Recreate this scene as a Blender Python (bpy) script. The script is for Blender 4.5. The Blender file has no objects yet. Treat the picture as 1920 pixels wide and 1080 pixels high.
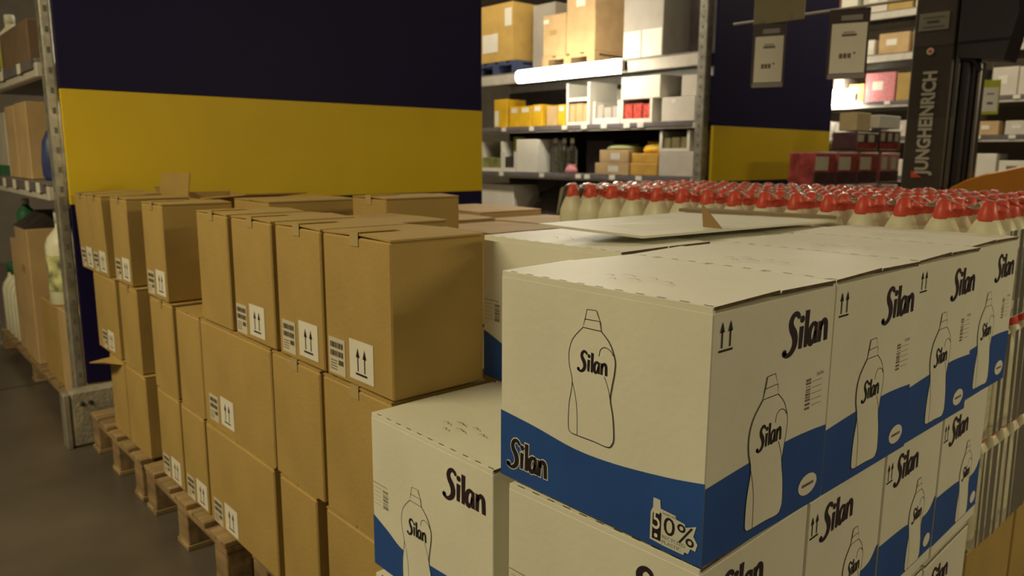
import bpy, math, random
from mathutils import Matrix, Vector
random.seed(7)
SC = bpy.context.scene
COL = SC.collection
# ------------------------------------------------------------------ camera
# world: +X runs to the right-hand vanishing point, +Y to the left-hand one, floor z = 0
F_PX, PITCH, ROLL, YAW, EYE = 1424.0, math.radians(9.9), math.radians(-0.28), math.radians(41.7), 1.55
fw = Vector((math.sin(YAW)*math.cos(PITCH), math.cos(YAW)*math.cos(PITCH), -math.sin(PITCH)))
r0 = Vector((math.cos(YAW), -math.sin(YAW), 0)); d0 = fw.cross(r0)
rt = math.cos(ROLL)*r0 + math.sin(ROLL)*d0
dn = -math.sin(ROLL)*r0 + math.cos(ROLL)*d0
cam = bpy.data.cameras.new('camera'); camo = bpy.data.objects.new('camera', cam); COL.objects.link(camo)
camo.matrix_world = Matrix(((rt.x, -dn.x, -fw.x, 0), (rt.y, -dn.y, -fw.y, 0), (rt.z, -dn.z, -fw.z, EYE), (0, 0, 0, 1)))
cam.sensor_width = 36; cam.lens = 36*F_PX/1920; cam.clip_start = .05; cam.clip_end = 100
cam.dof.use_dof = True; cam.dof.focus_distance = 1.25; cam.dof.aperture_fstop = 5.6
SC.camera = camo
# ------------------------------------------------------------------ light
w = bpy.data.worlds.new('hall_ambience'); SC.world = w; w.use_nodes = True
w.node_tree.nodes['Background'].inputs[0].default_value = (1, .80, .50, 1)
w.node_tree.nodes['Background'].inputs[1].default_value = .058
WARM = (1, .83, .48)
def area(name, loc, sx, sy, watts, col=WARM, rot=(0, 0, 0)):
    l = bpy.data.lights.new(name, 'AREA'); l.shape = 'RECTANGLE'; l.size = sx; l.size_y = sy
    l.energy = watts; l.color = col
    o = bpy.data.objects.new(name, l); COL.objects.link(o); o.location = loc; o.rotation_euler = rot
    return o
area('fill_light_front', (-1.8, -1.6, 3.6), .3, 2.0, 9)  # unseen fill lamp, added to brighten the bottles and hanging signs
# rows of ceiling luminaires above the aisles (out of frame)
area('ceiling_light_left_aisle', (-2.0, 2.9, 3.6), .3, 3.0, 122)
area('fill_light_right', (4.2, -2.8, 2.8), 2.4, .2, 45, WARM, (math.radians(62), 0, math.radians(25)))  # unseen fill lamp, added to light the cartons' right-hand faces; no rack here
area('ceiling_light_middle_aisle', (5.3, 7.0, 5.2), .3, 6.0, 150, (1, .86, .62))
area('ceiling_light_right_aisle', (10.8, 5.0, 5.4), .3, 6.0, 130, (1, .86, .62))
SC.view_settings.view_transform = 'Standard'; SC.view_settings.look = 'None'
SC.view_settings.exposure = 0.5; SC.view_settings.gamma = 1.0; SC.view_settings.use_curve_mapping = False

# ------------------------------------------------------------------ materials
MATS = {}
def mat(name, col, rough=.7, var=.08, scale=6.0, bump=0.0, metal=0.0, bscale=60.0, spec=.4, stretch=None):
    if name in MATS: return MATS[name]
    m = bpy.data.materials.new(name); m.use_nodes = True; nt = m.node_tree
    b = nt.nodes['Principled BSDF']
    b.inputs['Roughness'].default_value = rough; b.inputs['Metallic'].default_value = metal
    b.inputs['Specular IOR Level'].default_value = spec
    tc = nt.nodes.new('ShaderNodeTexCoord'); src = tc.outputs['Object']
    if stretch:
        mp = nt.nodes.new('ShaderNodeMapping'); mp.inputs['Scale'].default_value = stretch
        nt.links.new(src, mp.inputs['Vector']); src = mp.outputs['Vector']
    n = nt.nodes.new('ShaderNodeTexNoise'); n.inputs['Scale'].default_value = scale; n.inputs['Detail'].default_value = 5
    nt.links.new(src, n.inputs['Vector'])
    r = nt.nodes.new('ShaderNodeValToRGB')
    a = [max(0, c*(1-var*1.6)) for c in col]; z = [min(1, c*(1+var*1.6)) for c in col]
    r.color_ramp.elements[0].position = .3; r.color_ramp.elements[1].position = .7
    r.color_ramp.elements[0].color = (*a, 1); r.color_ramp.elements[1].color = (*z, 1)
    nt.links.new(n.outputs['Fac'], r.inputs['Fac']); nt.links.new(r.outputs['Color'], b.inputs['Base Color'])
    if bump:
        n2 = nt.nodes.new('ShaderNodeTexNoise'); n2.inputs['Scale'].default_value = bscale
        nt.links.new(src, n2.inputs['Vector'])
        bp = nt.nodes.new('ShaderNodeBump'); bp.inputs['Strength'].default_value = bump; bp.inputs['Distance'].default_value = .01
        nt.links.new(n2.outputs['Fac'], bp.inputs['Height']); nt.links.new(bp.outputs['Normal'], b.inputs['Normal'])
    MATS[name] = m; return m
def emit(name, col, s):
    m = bpy.data.materials.new(name); m.use_nodes = True; b = m.node_tree.nodes['Principled BSDF']
    b.inputs['Base Color'].default_value = (*col, 1)
    b.inputs['Emission Color'].default_value = (*col, 1); b.inputs['Emission Strength'].default_value = s
    n = m.node_tree.nodes.new('ShaderNodeTexNoise'); n.inputs['Scale'].default_value = 3
    MATS[name] = m; return m
def film_mat(name, tint, clear, rough=.15, ior=1.35, diffuse=False):
    m = bpy.data.materials.new(name); m.use_nodes = True; nt = m.node_tree
    nt.nodes.remove(nt.nodes['Principled BSDF']); out = nt.nodes['Material Output']
    t = nt.nodes.new('ShaderNodeBsdfTransparent'); t.inputs[0].default_value = (*tint, 1)
    g = nt.nodes.new('ShaderNodeBsdfGlossy'); g.inputs['Roughness'].default_value = rough
    g.inputs[0].default_value = (.9, .9, .85, 1)
    d = nt.nodes.new('ShaderNodeBsdfDiffuse' if diffuse else 'ShaderNodeBsdfTranslucent'); d.inputs[0].default_value = (.86, .84, .70, 1)
    m1 = nt.nodes.new('ShaderNodeMixShader'); m2 = nt.nodes.new('ShaderNodeMixShader')
    lw = nt.nodes.new('ShaderNodeFresnel'); lw.inputs['IOR'].default_value = ior
    no = nt.nodes.new('ShaderNodeTexNoise'); no.inputs['Scale'].default_value = 14
    mp = nt.nodes.new('ShaderNodeMath'); mp.operation = 'MULTIPLY'; mp.inputs[1].default_value = (1-clear)*2
    nt.links.new(no.outputs['Fac'], mp.inputs[0])
    nt.links.new(mp.outputs[0], m1.inputs[0])
    nt.links.new(t.outputs[0], m1.inputs[1]); nt.links.new(d.outputs[0], m1.inputs[2])
    nt.links.new(lw.outputs[0], m2.inputs[0]); nt.links.new(m1.outputs[0], m2.inputs[1]); nt.links.new(g.outputs[0], m2.inputs[2])
    nt.links.new(m2.outputs[0], out.inputs[0]); MATS[name] = m; return m

KRAFT = mat('kraft_card', (.43, .292, .092), .75, .05, 5, .12, bscale=90)
KRAFT_PALE = mat('kraft_card_pale', (.55, .38, .19), .75, .07, 5, .1, bscale=90)
KRAFT_IN = mat('kraft_inside', (.36, .23, .10), .85, .06)
WCARD = mat('white_card', (.78, .77, .65), .5, .035, 4, .06, bscale=70)
WCARD_IN = mat('white_card_inside', (.30, .23, .14), .85, .06)
CUT_SHADE = mat('cut_edge_shaded', (.10, .065, .035), .9, .3, 60)  # brown core edge, darkened further to paint the shadowed gap under lifted flaps
BLUE = mat('print_blue', (.021, .085, .34), .45, .06, 8)
INK = mat('print_ink', (.018, .013, .016), .5, .1)
INKBROWN = mat('print_logo_ink', (.03, .014, .026), .45, .1)
INKGREY = mat('print_grey', (.20, .17, .13), .6, .2, 90)
PAPER = mat('label_paper', (.78, .75, .66), .55, .03)
TAPE = mat('clear_tape', (.50, .37, .17), .08, .05, spec=1.0)
TAPEW = mat('clear_tape_white', (.72, .69, .6), .12, .02, spec=.8)
WOOD = mat('pallet_wood', (.31, .215, .105), .85, .25, 3, .3, stretch=(1, 9, 9))
WOOD_Y = mat('pallet_wood_cross', (.30, .20, .10), .85, .25, 3, .3, stretch=(9, 1, 9))
NAVY = mat('panel_navy', (.010, .007, .052), .55, .06, 2, spec=.2)
YELLOW = mat('panel_yellow', (.74, .53, .010), .5, .03, 2)
GALV = mat('galvanised_steel', (.42, .40, .34), .42, .18, 12, .1, metal=.6)
BEAM = mat('beam_paint', (.55, .52, .45), .5, .06, 8)
RAIL = mat('price_rail', (.16, .14, .15), .4, .1)
DECK = mat('shelf_deck', (.22, .20, .18), .6, .15)
CONC = mat('guard_concrete', (.34, .31, .24), .85, .2, 9, .5)
FLOOR = mat('floor_concrete', (.105, .088, .070), .33, .16, 1.6, .05, spec=.45)
JOINT = mat('floor_joint', (.05, .04, .035), .8, .1)
WALL = mat('hall_wall', (.20, .17, .13), .9, .05)
WHITEPL = mat('bottle_white', (.84, .82, .64), .38, .03, 10)
REDPL = mat('cap_red', (.74, .085, .055), .35, .05)
DARK = mat('mast_dark', (.05, .038, .03), .45, .1)
BLACK = mat('mast_black', (.014, .010, .016), .4, .1)
ORANGE = mat('hood_yellow', (.52, .19, .006), .4, .03)
GREYTXT = mat('lettering_silver', (.50, .47, .40), .4, .04)
GREENP = mat('green_print', (.03, .16, .07), .5, .1)
LIME = mat('lime_plastic', (.55, .62, .06), .4, .08)
YBOX = mat('yellow_card', (.72, .44, .02), .55, .08)
OBOX = mat('orange_card', (.62, .36, .07), .55, .1)
GREYC = mat('grey_card', (.40, .37, .32), .6, .05)
DGREY = mat('dark_goods', (.06, .048, .045), .5, .2)
PINK = mat('pink_wrap', (.65, .25, .27), .4, .2, 40)
REDG = mat('red_goods', (.50, .07, .05), .4, .35, 30)
BLUEPL = mat('pallet_blue', (.06, .08, .17), .5, .1)
PURPLE = mat('blue_pouch', (.05, .07, .22), .4, .2)
FRAME = mat('sign_frame', (.06, .045, .045), .4, .08)
FRAMEG = mat('sign_rail', (.34, .31, .33), .4, .05)
BEIGE = mat('board_beige', (.42, .38, .24), .6, .03)
TUBE = emit('tube_glow', (1, .95, .82), 36)
FILM = film_mat('stretch_film', (.99, .99, .97), .96, .16, 1.10)
MILKY = film_mat('milky_film', (.97, .97, .93), .80, .25, 1.04, True)
CLEARB = film_mat('clear_bottle', (.85, .85, .86), .6, .1)

# ------------------------------------------------------------------ mesh helpers
class MB:
    def __init__(s): s.v = []; s.f = []; s.sm = False
    def add(s, vs, fs):
        k = len(s.v); s.v += [tuple(v) for v in vs]; s.f += [tuple(i+k for i in f) for f in fs]; return s
    def box(s, x0, x1, y0, y1, z0, z1, c=0.0):
        if c <= 0:
            return s.add([(x0,y0,z0),(x1,y0,z0),(x1,y1,z0),(x0,y1,z0),(x0,y0,z1),(x1,y0,z1),(x1,y1,z1),(x0,y1,z1)],
                         [(0,3,2,1),(4,5,6,7),(0,1,5,4),(1,2,6,5),(2,3,7,6),(3,0,4,7)])
        # chamfered box: three nested face quads per axis joined by bevel strips
        cx, cy, cz = (x0+x1)/2, (y0+y1)/2, (z0+z1)/2
        hx, hy, hz = (x1-x0)/2, (y1-y0)/2, (z1-z0)/2
        vs = []; ix = {}
        for sx in (-1, 1):
            for sy in (-1, 1):
                for sz in (-1, 1):
                    for a in range(3):
                        p = [sx*(hx-c), sy*(hy-c), sz*(hz-c)]
                        p[a] = (sx*hx, sy*hy, sz*hz)[a]
                        ix[(sx, sy, sz, a)] = len(vs); vs.append((cx+p[0], cy+p[1], cz+p[2]))
        fs = []
        for a in range(3):
            b, d = (a+1) % 3, (a+2) % 3
            for sg in (-1, 1):
                q = []
                for (u, t) in ((-1,-1),(1,-1),(1,1),(-1,1)):
                    k = [0,0,0]; k[a] = sg; k[b] = u; k[d] = t; q.append(ix[(*k, a)])
                fs.append(tuple(q if sg > 0 else q[::-1]))
            for u in (-1, 1):
                for t in (-1, 1):
                    k0 = [0,0,0]; k1 = [0,0,0]; k0[a] = -1; k1[a] = 1
                    for k in (k0, k1): k[b] = u; k[d] = t
                    q = [ix[(*k0, b)], ix[(*k1, b)], ix[(*k1, d)], ix[(*k0, d)]]
                    fs.append(tuple(q if u*t > 0 else q[::-1]))
        for sx in (-1, 1):
            for sy in (-1, 1):
                for sz in (-1, 1):
                    q = [ix[(sx,sy,sz,a)] for a in range(3)]
                    fs.append(tuple(q if sx*sy*sz > 0 else q[::-1]))
        return s.add(vs, fs)
    def poly(s, pts, nrm):
        """flat prism of thickness along nrm"""
        n = len(pts); n_ = Vector(nrm)
        a = [Vector(p) for p in pts]; b = [p+n_ for p in a]
        fs = [tuple(range(n))[::-1], tuple(range(n, 2*n))] + [(i, (i+1) % n, n+(i+1) % n, n+i) for i in range(n)]
        return s.add(a+b, fs)
    def lathe(s, prof, cx=0, cy=0, seg=14, ex=1.0, ey=1.0, power=2.0):
        vs = []; fs = []
        for (r, z) in prof:
            for k in range(seg):
                t = 2*math.pi*k/seg; c, q = math.cos(t), math.sin(t)
                m = (abs(c)**power+abs(q)**power)**(-1/power)
                vs.append((cx+r*ex*c*m, cy+r*ey*q*m, z))
        n = len(prof)
        for i in range(n-1):
            for k in range(seg):
                k2 = (k+1) % seg; fs.append((i*seg+k, i*seg+k2, (i+1)*seg+k2, (i+1)*seg+k))
        fs.append(tuple(range(seg))[::-1]); fs.append(tuple(range((n-1)*seg, n*seg)))
        return s.add(vs, fs)
    def tube(s, pts, r, seg=8):
        pts = [Vector(p) for p in pts]; vs = []; fs = []
        for i, p in enumerate(pts):
            t = (pts[min(i+1, len(pts)-1)]-pts[max(i-1, 0)]).normalized()
            u = t.cross(Vector((0, 0, 1)))
            if u.length < .01: u = t.cross(Vector((1, 0, 0)))
            u.normalize(); v = t.cross(u)
            for k in range(seg):
                a = 2*math.pi*k/seg; vs.append(p+r*(math.cos(a)*u+math.sin(a)*v))
        for i in range(len(pts)-1):
            for k in range(seg):
                k2 = (k+1) % seg; fs.append((i*seg+k, i*seg+k2, (i+1)*seg+k2, (i+1)*seg+k))
        fs.append(tuple(range(seg))[::-1]); fs.append(tuple(range((len(pts)-1)*seg, len(pts)*seg)))
        return s.add(vs, fs)
    def xf(s, M):
        s.v = [tuple(M @ Vector(v)) for v in s.v]; return s
    def build(s, name, m, parent=None, smooth=False):
        me = bpy.data.meshes.new(name); me.from_pydata(s.v, [], s.f); me.update()
        me.materials.append(m)
        if smooth:
            for p in me.polygons: p.use_smooth = True
        o = bpy.data.objects.new(name, me); COL.objects.link(o)
        if parent: o.parent = parent
        return o
def tag(o, label, cat, group=None):
    o['label'] = label; o['category'] = cat
    if group: o['group'] = group
    return o
def thing(name, label, cat, loc=(0, 0, 0), rz=0.0, group=None):
    o = bpy.data.objects.new(name, None); COL.objects.link(o); o.empty_display_size = .1
    o.location = loc; o.rotation_euler = (0, 0, rz); return tag(o, label, cat, group)
def struct(o): o['kind'] = 'structure'; return o
KIDS = {}
def dup(root, loc, rz=None, label=None, group=None):
    def kids(o): return [c for c in ALL_CH.get(o.name, [])]
    r = root.copy(); COL.objects.link(r); r.location = loc
    if rz is not None: r.rotation_euler = (0, 0, rz)
    if label: r['label'] = label
    if group: r['group'] = group
    for ch in root.children:
        c = ch.copy(); COL.objects.link(c); c.parent = r
        for g in ch.children:
            d = g.copy(); COL.objects.link(d); d.parent = c
    return r
ALL_CH = {}
ORD = ['first', 'second', 'third', 'fourth', 'fifth', 'sixth', 'seventh', 'eighth', 'ninth', 'tenth', 'eleventh', 'twelfth', 'thirteenth', 'fourteenth', 'fifteenth', 'sixteenth', 'seventeenth']

# ------------------------------------------------------------------ print helpers (flat ink sheets, in face coordinates s,t)
def smooth_path(p, n=6):
    if len(p) < 3: return p
    q = [p[0]]+list(p)+[p[-1]]; out = []
    for i in range(1, len(q)-2):
        for k in range(n):
            t = k/n; o = []
            for a in range(len(p[0])):
                p0, p1, p2, p3 = q[i-1][a], q[i][a], q[i+1][a], q[i+2][a]
                o.append(.5*(2*p1+(p2-p0)*t+(2*p0-5*p1+4*p2-p3)*t*t+(3*p1-p0-3*p2+p3)*t**3))
            out.append(tuple(o))
    out.append(tuple(p[-1])); return out
class Ink:
    """collects 2-D polygons/ribbons"""
    def __init__(s): s.p = []
    def poly(s, pts): s.p.append([tuple(q[:2]) for q in pts]); return s
    def rect(s, a, b, c, d): return s.poly([(a, b), (c, b), (c, d), (a, d)])
    def disc(s, x, y, rx, ry=None, n=16):
        ry = ry or rx; return s.poly([(x+rx*math.cos(2*math.pi*k/n), y+ry*math.sin(2*math.pi*k/n)) for k in range(n)])
    def ribbon(s, pts, w=None, sm=True, grow=0.0):
        p = [(q[0], q[1], (q[2] if len(q) > 2 else w)) for q in pts]
        if sm: p = smooth_path(p)
        L = []; R = []
        for i, q in enumerate(p):
            a = p[max(i-1, 0)]; b = p[min(i+1, len(p)-1)]
            dx, dy = b[0]-a[0], b[1]-a[1]; l = math.hypot(dx, dy) or 1
            h = q[2]/2+grow; nx, ny = -dy/l*h, dx/l*h
            e = 0
            if grow and i == 0: e = -grow
            if grow and i == len(p)-1: e = grow
            ox, oy = dx/l*e, dy/l*e
            L.append((q[0]+nx+ox, q[1]+ny+oy)); R.append((q[0]-nx+ox, q[1]-ny+oy))
        for i in range(len(p)-1): s.poly([R[i], R[i+1], L[i+1], L[i]])
        return s
    def xf(s, sx, sy, ox, oy, shear=0.0, rot=0.0):
        c, q = math.cos(rot), math.sin(rot); out = []
        for pl in s.p:
            o = []
            for (x, y) in pl:
                X, Y = x*sx+y*shear*sx, y*sy
                o.append((ox+X*c-Y*q, oy+X*q+Y*c))
            out.append(o)
        s.p = out; return s
    def join(s, o): s.p += o.p; return s
def face_map(kind, d, w_):
    if kind == 'X': return lambda u, t, o: (-d/2-o, w_/2-u, t)       # looks to -X, left edge at +Y
    if kind == 'Y': return lambda u, t, o: (-d/2+u, -w_/2-o, t)      # looks to -Y, left edge at -X
    if kind == 'T': return lambda u, t, o: (-d/2+t, w_/2-u, o)       # lies on top, o is height
def sheet(ink, fm, off, name, m, parent):
    mb = MB()
    for i, pl in enumerate(ink.p):
        mb.add([fm(u, t, off) for (u, t) in pl], [tuple(range(len(pl)))])
    return mb.build(name, m, parent)
_TXT = {}
def text_ink(txt, bold=0.0):
    key = (txt, bold)
    if key not in _TXT:
        c = bpy.data.curves.new('text', 'FONT'); c.body = txt; c.offset = bold; c.resolution_u = 3
        o = bpy.data.objects.new('text', c); COL.objects.link(o)
        dg = bpy.context.evaluated_depsgraph_get(); me = bpy.data.meshes.new_from_object(o.evaluated_get(dg))
        _TXT[key] = [[tuple(me.vertices[i].co[:2]) for i in p.vertices] for p in me.polygons]
        bpy.data.objects.remove(o); bpy.data.curves.remove(c); bpy.data.meshes.remove(me)
    pl = _TXT[key]; k = Ink(); k.p = [list(p) for p in pl]
    xs = [q[0] for p in pl for q in p]; ys = [q[1] for p in pl for q in p]
    k.p = [[((x-min(xs))/(max(xs)-min(xs)), (y-min(ys))/(max(ys)-min(ys))) for (x, y) in p] for p in k.p]
    return k
def word_silan(grow=0.0):
    """the five-letter logo word, brush-like capitals; unit box about 1.9 x 1.0"""
    k = Ink()
    R = lambda pts: k.ribbon(pts, grow=grow)
    R([(.55,.86,.09),(.50,.95,.13),(.38,1.0,.13),(.25,.93,.15),(.19,.79,.18),(.24,.64,.21),(.35,.50,.23),(.41,.33,.22),(.38,.16,.19),(.26,.03,.15),(.10,-.02,.12),(-.04,.04,.13),(-.05,.10,.13)])
    k.disc(-.03, .07, .085+grow)
    R([(.66,.06,.14),(.67,.35,.16),(.68,.64,.17)]); k.disc(.69, .82, .095+grow)
    R([(.90,.06,.14),(.91,.5,.16),(.92,1.02,.18)])
    R([(1.33,.60,.12),(1.22,.62,.12),(1.11,.52,.15),(1.06,.34,.17),(1.09,.16,.17),(1.18,.10,.12),(1.27,.22,.09),(1.33,.42,.10)])
    R([(1.37,.64,.13),(1.36,.35,.15),(1.37,.08,.15)])
    R([(1.55,.08,.14),(1.56,.35,.16),(1.57,.64,.16)])
    R([(1.57,.40,.08),(1.64,.55,.12),(1.74,.63,.14),(1.83,.55,.17),(1.85,.35,.17),(1.86,.08,.16)])
    return k
# outline of the printed bottle, unit: metres on the long face, origin bottom-left of its box
B_CAP = [(.032,.195),(.036,.211),(.055,.212),(.063,.196)]
B_BAND = [(.032,.195),(.028,.181),(.066,.181),(.063,.196)]
B_OUT = [(.028,.181),(.007,.159),(-.001,.137),(0,.114),(.007,.087),(.001,.049),(0,.014),(.004,.002),(.020,0),(.055,0),(.085,-.001),(.094,.006),(.097,.018),(.094,.050),(.088,.076),(.090,.095),(.095,.122),(.095,.142),(.084,.165),(.066,.181)]
B_INL = [(.007,.088),(.015,.063),(.019,.036),(.020,.001)]
B_INR = [(.075,.111),(.084,.092),(.088,.076)]
B_HAN = [(.063,.141),(.066,.152),(.075,.157),(.086,.154),(.092,.147)]
def bottle_fill(): return Ink().poly(smooth_path(B_OUT, 4)).poly(B_CAP[:1]+B_CAP[1:]).poly([B_BAND[1], B_BAND[2], B_BAND[3], B_BAND[0]])
def bottle_lines(lw=.0016, sx=1.0):
    k = Ink(); lx = lw
    k.ribbon(B_OUT, lx); k.ribbon(B_CAP+[B_CAP[0]], lx, sm=False); k.ribbon(B_BAND, lx, sm=False)
    k.ribbon([B_BAND[1], B_BAND[2]], lx, sm=False)
    k.ribbon(B_INL, lx*.8); k.ribbon(B_INR, lx*.8); k.ribbon(B_HAN, lx)
    return k
def up_arrows(k, x, y, h, wd, bar=True):
    for dx in (0, wd):
        k.rect(x+dx-h*.035, y+h*.12, x+dx+h*.035, y+h*.7)
        k.poly([(x+dx-h*.13, y+h*.64), (x+dx+h*.13, y+h*.64), (x+dx, y+h)])
    if bar: k.rect(x-h*.16, y-.02*h, x+wd+h*.16, y+h*.06)
    return k
def barcode(k, x, y, w_, h, seed=1, vertical=False):
    r = random.Random(seed); p = 0
    L = h if vertical else w_
    while p < L-.003:
        a = r.choice((.0015, .0025, .004))
        if vertical: k.rect(x, y+p, x+w_, y+min(p+a, L))
        else: k.rect(x+p, y, x+min(p+a, L), y+h)
        p += a+r.choice((.0015, .003))
    return k

# ------------------------------------------------------------------ carton builder
def carton_body(parent, d, w_, h, m, min_=None, seam='x', lift=.004, tapem=None, lean=0.0, flapdrop=0.0):
    """body with recessed mouth, two closing flaps meeting on a centre seam and a tape strip"""
    t = .005
    mb = MB()
    if seam == 'y':
        mb.box(-d/2, d/2, -w_/2, w_/2, 0, h-.0105, .0015)
        for sg in (-1, 1): mb.box(min(sg*(d/2-.0004), sg*(d/2-.006)), max(sg*(d/2-.0004), sg*(d/2-.006)), -w_/2+.002, w_/2-.002, h-.014, h-.0022)
    else: mb.box(-d/2, d/2, -w_/2, w_/2, 0, h-.008, .004)
    o = mb.build('body', m, parent)
    rim = MB().box(-d/2+.012, d/2-.012, -w_/2+.035, w_/2-.035, h-.015, h-.0068).build('inner_flap', min_ or KRAFT_IN, parent)
    for sg in (-1, 1):
        f = MB()
        if seam == 'x':   # seam runs along x, flaps hinge on the +-Y edges
            y0, y1 = (-w_/2, -.002) if sg < 0 else (.002, w_/2)
            zo, zi = h-.004, h-.004+lift*(1 if sg < 0 else .6)
            ys = (y0, y1); zz = (zo, zi) if sg < 0 else (zi, zo)
            vs = [(-d/2+.001, ys[0], zz[0]-t/2), (d/2-.001, ys[0], zz[0]-t/2), (d/2-.001, ys[1], zz[1]-t/2), (-d/2+.001, ys[1], zz[1]-t/2)]
        else:             # seam runs along y, flaps hinge on the +-X edges
            x0, x1 = (-d/2+.0012, -.0025) if sg < 0 else (.0025, d/2-.0012)
            zo, zi = h-.004, h-.004+lift*(1 if sg < 0 else .6)
            zz = (zo, zi) if sg < 0 else (zi, zo)
            vs = [(x0, -w_/2+.001, zz[0]-t/2), (x1, -w_/2+.001, zz[1]-t/2), (x1, w_/2-.001, zz[1]-t/2), (x0, w_/2-.001, zz[0]-t/2)]
        vs += [(x, y, z+t) for (x, y, z) in vs]
        f.add(vs, [(0,3,2,1),(4,5,6,7),(0,1,5,4),(1,2,6,5),(2,3,7,6),(3,0,4,7)])
        fo = f.build('top_flap', m, parent)
        if seam == 'y':
            fo.data.materials.append(CUT_SHADE); fo.data.polygons[2].material_index = 1; fo.data.polygons[4].material_index = 1
    if tapem and seam == 'x':
        tp = MB(); tw = .020; zt = h+lift
        pts = [(-d/2+.12, zt+.001), (-d/2-.0015, zt+.001), (-d/2-.0020, zt-.034)]
        for i in range(2):
            (xa, za), (xb, zb) = pts[i], pts[i+1]
            tp.add([(xa, -tw, za), (xb, -tw, zb), (xb, tw, zb), (xa, tw, za)], [(0, 1, 2, 3)])
        tp.build('tape', tapem, parent)
    return o
_MESH = {}
def brown_carton(label, x0, y0, z0, d, w_, h, labels=None, lean=0.0, group='brown cartons on the aisle pallets', rz=0.0, m=None, tape=True, lift=.005):
    r = thing('brown_carton', label, 'carton', (x0+d/2, y0+w_/2, z0), rz, group)
    if lean: r.rotation_euler = (0, lean, rz)
    carton_body(r, d, w_, h, m or KRAFT, KRAFT_IN, 'x', lift, TAPE if tape else None)
    fm = face_map('X', d, w_)
    if labels:
        s0, t0, sc = labels
        lab = sheet(Ink().rect(s0, t0, s0+.12*sc, t0+.108*sc), fm, .0012, 'arrow_label', PAPER, r); lab['label'] = 'white paper label with two upward arrows'
        sheet(up_arrows(Ink(), s0+.043*sc, t0+.016*sc, .072*sc, .034*sc), fm, .0018, 'arrow_print', INK, lab)
        if s0 > .05:
            bl = sheet(Ink().rect(s0-.112*sc, t0-.008*sc, s0-.024*sc, t0+.094*sc), fm, .0012, 'barcode_label', mat('label_paper_grey', (.62, .56, .44), .6, .04), r)
            k = Ink()
            for (yy, hh) in ((.066, .016), (.042, .016)): barcode(k, s0-.104*sc, t0+yy*sc, .072*sc, hh*sc, 3)
            k.rect(s0-.06*sc, t0+.02*sc, s0-.034*sc, t0+.034*sc)
            for q in range(4): k.rect(s0-.104*sc, t0+(.004+q*.008)*sc, s0-.068*sc, t0+(.0065+q*.008)*sc)
            sheet(k, fm, .0018, 'barcode_print', mat('label_ink', (.09, .075, .05), .6, .1), bl)
    return r

# ------------------------------------------------------------------ structure
struct(MB().box(-4, 16, -4, 13, -.1, 0).build('floor', FLOOR))
fl = bpy.data.objects['floor']
for (a, b, c, d) in ((-4, 5.9, 5.87, 5.885), (-.62, -.605, -4, 13)):
    MB().box(a, b, c, d, 0, .0012).build('floor_joint', JOINT, fl)
struct(MB().box(-4, 16, 12.9, 13, 0, 6).build('wall_back', WALL))
struct(MB().box(15.9, 16, -4, 12.9, 0, 6).build('wall_right', WALL))

# ------------------------------------------------------------------ pallets
def pallet(label, x0, y0, dx, dy, h=.2, m=WOOD, m2=WOOD_Y, group='wooden pallets under the carton stacks', n=5):
    r = thing('wooden_pallet', label, 'pallet', (x0, y0, 0), 0, group)
    bw = dy/(n+ (n-1)*.42)
    for i in range(n):
        a = i*bw*1.42
        MB().box(0, dx, a, a+bw, h-.022, h, .003).build('deck_board', m, r)
    for xx in (0, dx/2-.05, dx-.1): MB().box(xx+.004, xx+.1, 0, dy, h-.044, h-.0225, .003).build('stringer_board', m2, r)
    for yy in (0, dy/2-.06, dy-.12):
        MB().box(0, dx, yy, yy+.12, 0, .022, .003).build('bottom_board', m, r)
        for xx in (0, dx/2-.05, dx-.1): MB().box(xx+.006, xx+.1, yy+.004, yy+.116, .0222, h-.0445, .004).build('block', m2, r)
    return r
pallet('wooden pallet at the far end of the brown carton row, beside the grey guard', .895, 3.50, 1.2, .86)
pallet('wooden pallet in the middle of the brown carton row', .895, 2.52, 1.2, .92)
pallet('wooden pallet under the nearest brown cartons, set back from the aisle', .955, 1.50, 1.2, .94)
pallet('wooden pallet under the white and blue cartons', .90, .58, 1.3, .90)
pallet('wooden pallet under the white bottles with red caps', 2.30, .63, .90, 1.68, h=.12, n=9)

# ------------------------------------------------------------------ brown cartons, front rows (x = .935 is the aisle face)
XF = .935; D1 = .275
L1 = [(1.467,.318,'lab',0),(1.802,.268,'lab',0),(2.102,.290,'lab',0),(2.430,.268,None,0),(3.072,.248,'lab',0),(3.545,.245,'lab',0),(3.900,.250,'lab',-.025),(4.153,.235,'lab',-.035)]
names1 = ['nearest brown carton of the top row, beside the white cartons', 'second brown carton of the top row from the near end',
 'third brown carton of the top row from the near end', 'brown carton without labels in the top row, before the wide gap',
 'top-row brown carton just past the wide gap, its dark side showing', 'sixth brown carton of the top row, a narrow gap on its near side',
 'top-row brown carton next to the last, leaning slightly to the aisle', 'farthest brown carton of the top row, leaning against the blue panel side']
for (y, wd, lb, ln), nm in zip(L1, names1):
    lab = (.112*wd/.318+.008, .018, .95*min(1, wd/.30)) if lb else None
    if wd < .27 and lb: lab = (.125, .02, .93)
    brown_carton(nm, XF-(.004 if ln else 0), y, .975, D1, wd, .385, lab, ln)
L2 = [(1.480,.335,None),(1.835,.300,None),(2.150,.585,'w'),(2.745,.245,None),(3.040,.270,None),(3.500,.262,None),(3.830,.380,'e')]
names2 = ['nearest brown carton of the middle row, half hidden by a white carton', 'second brown carton of the middle row from the near end',
 'wide brown carton of the middle row with a label low on its left', 'narrow brown carton right behind the wide one, middle row',
 'middle-row brown carton below the dark-sided top carton', 'middle-row brown carton beside a dark gap near the far end', 'farthest brown carton of the middle row, with a pale label']
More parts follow.
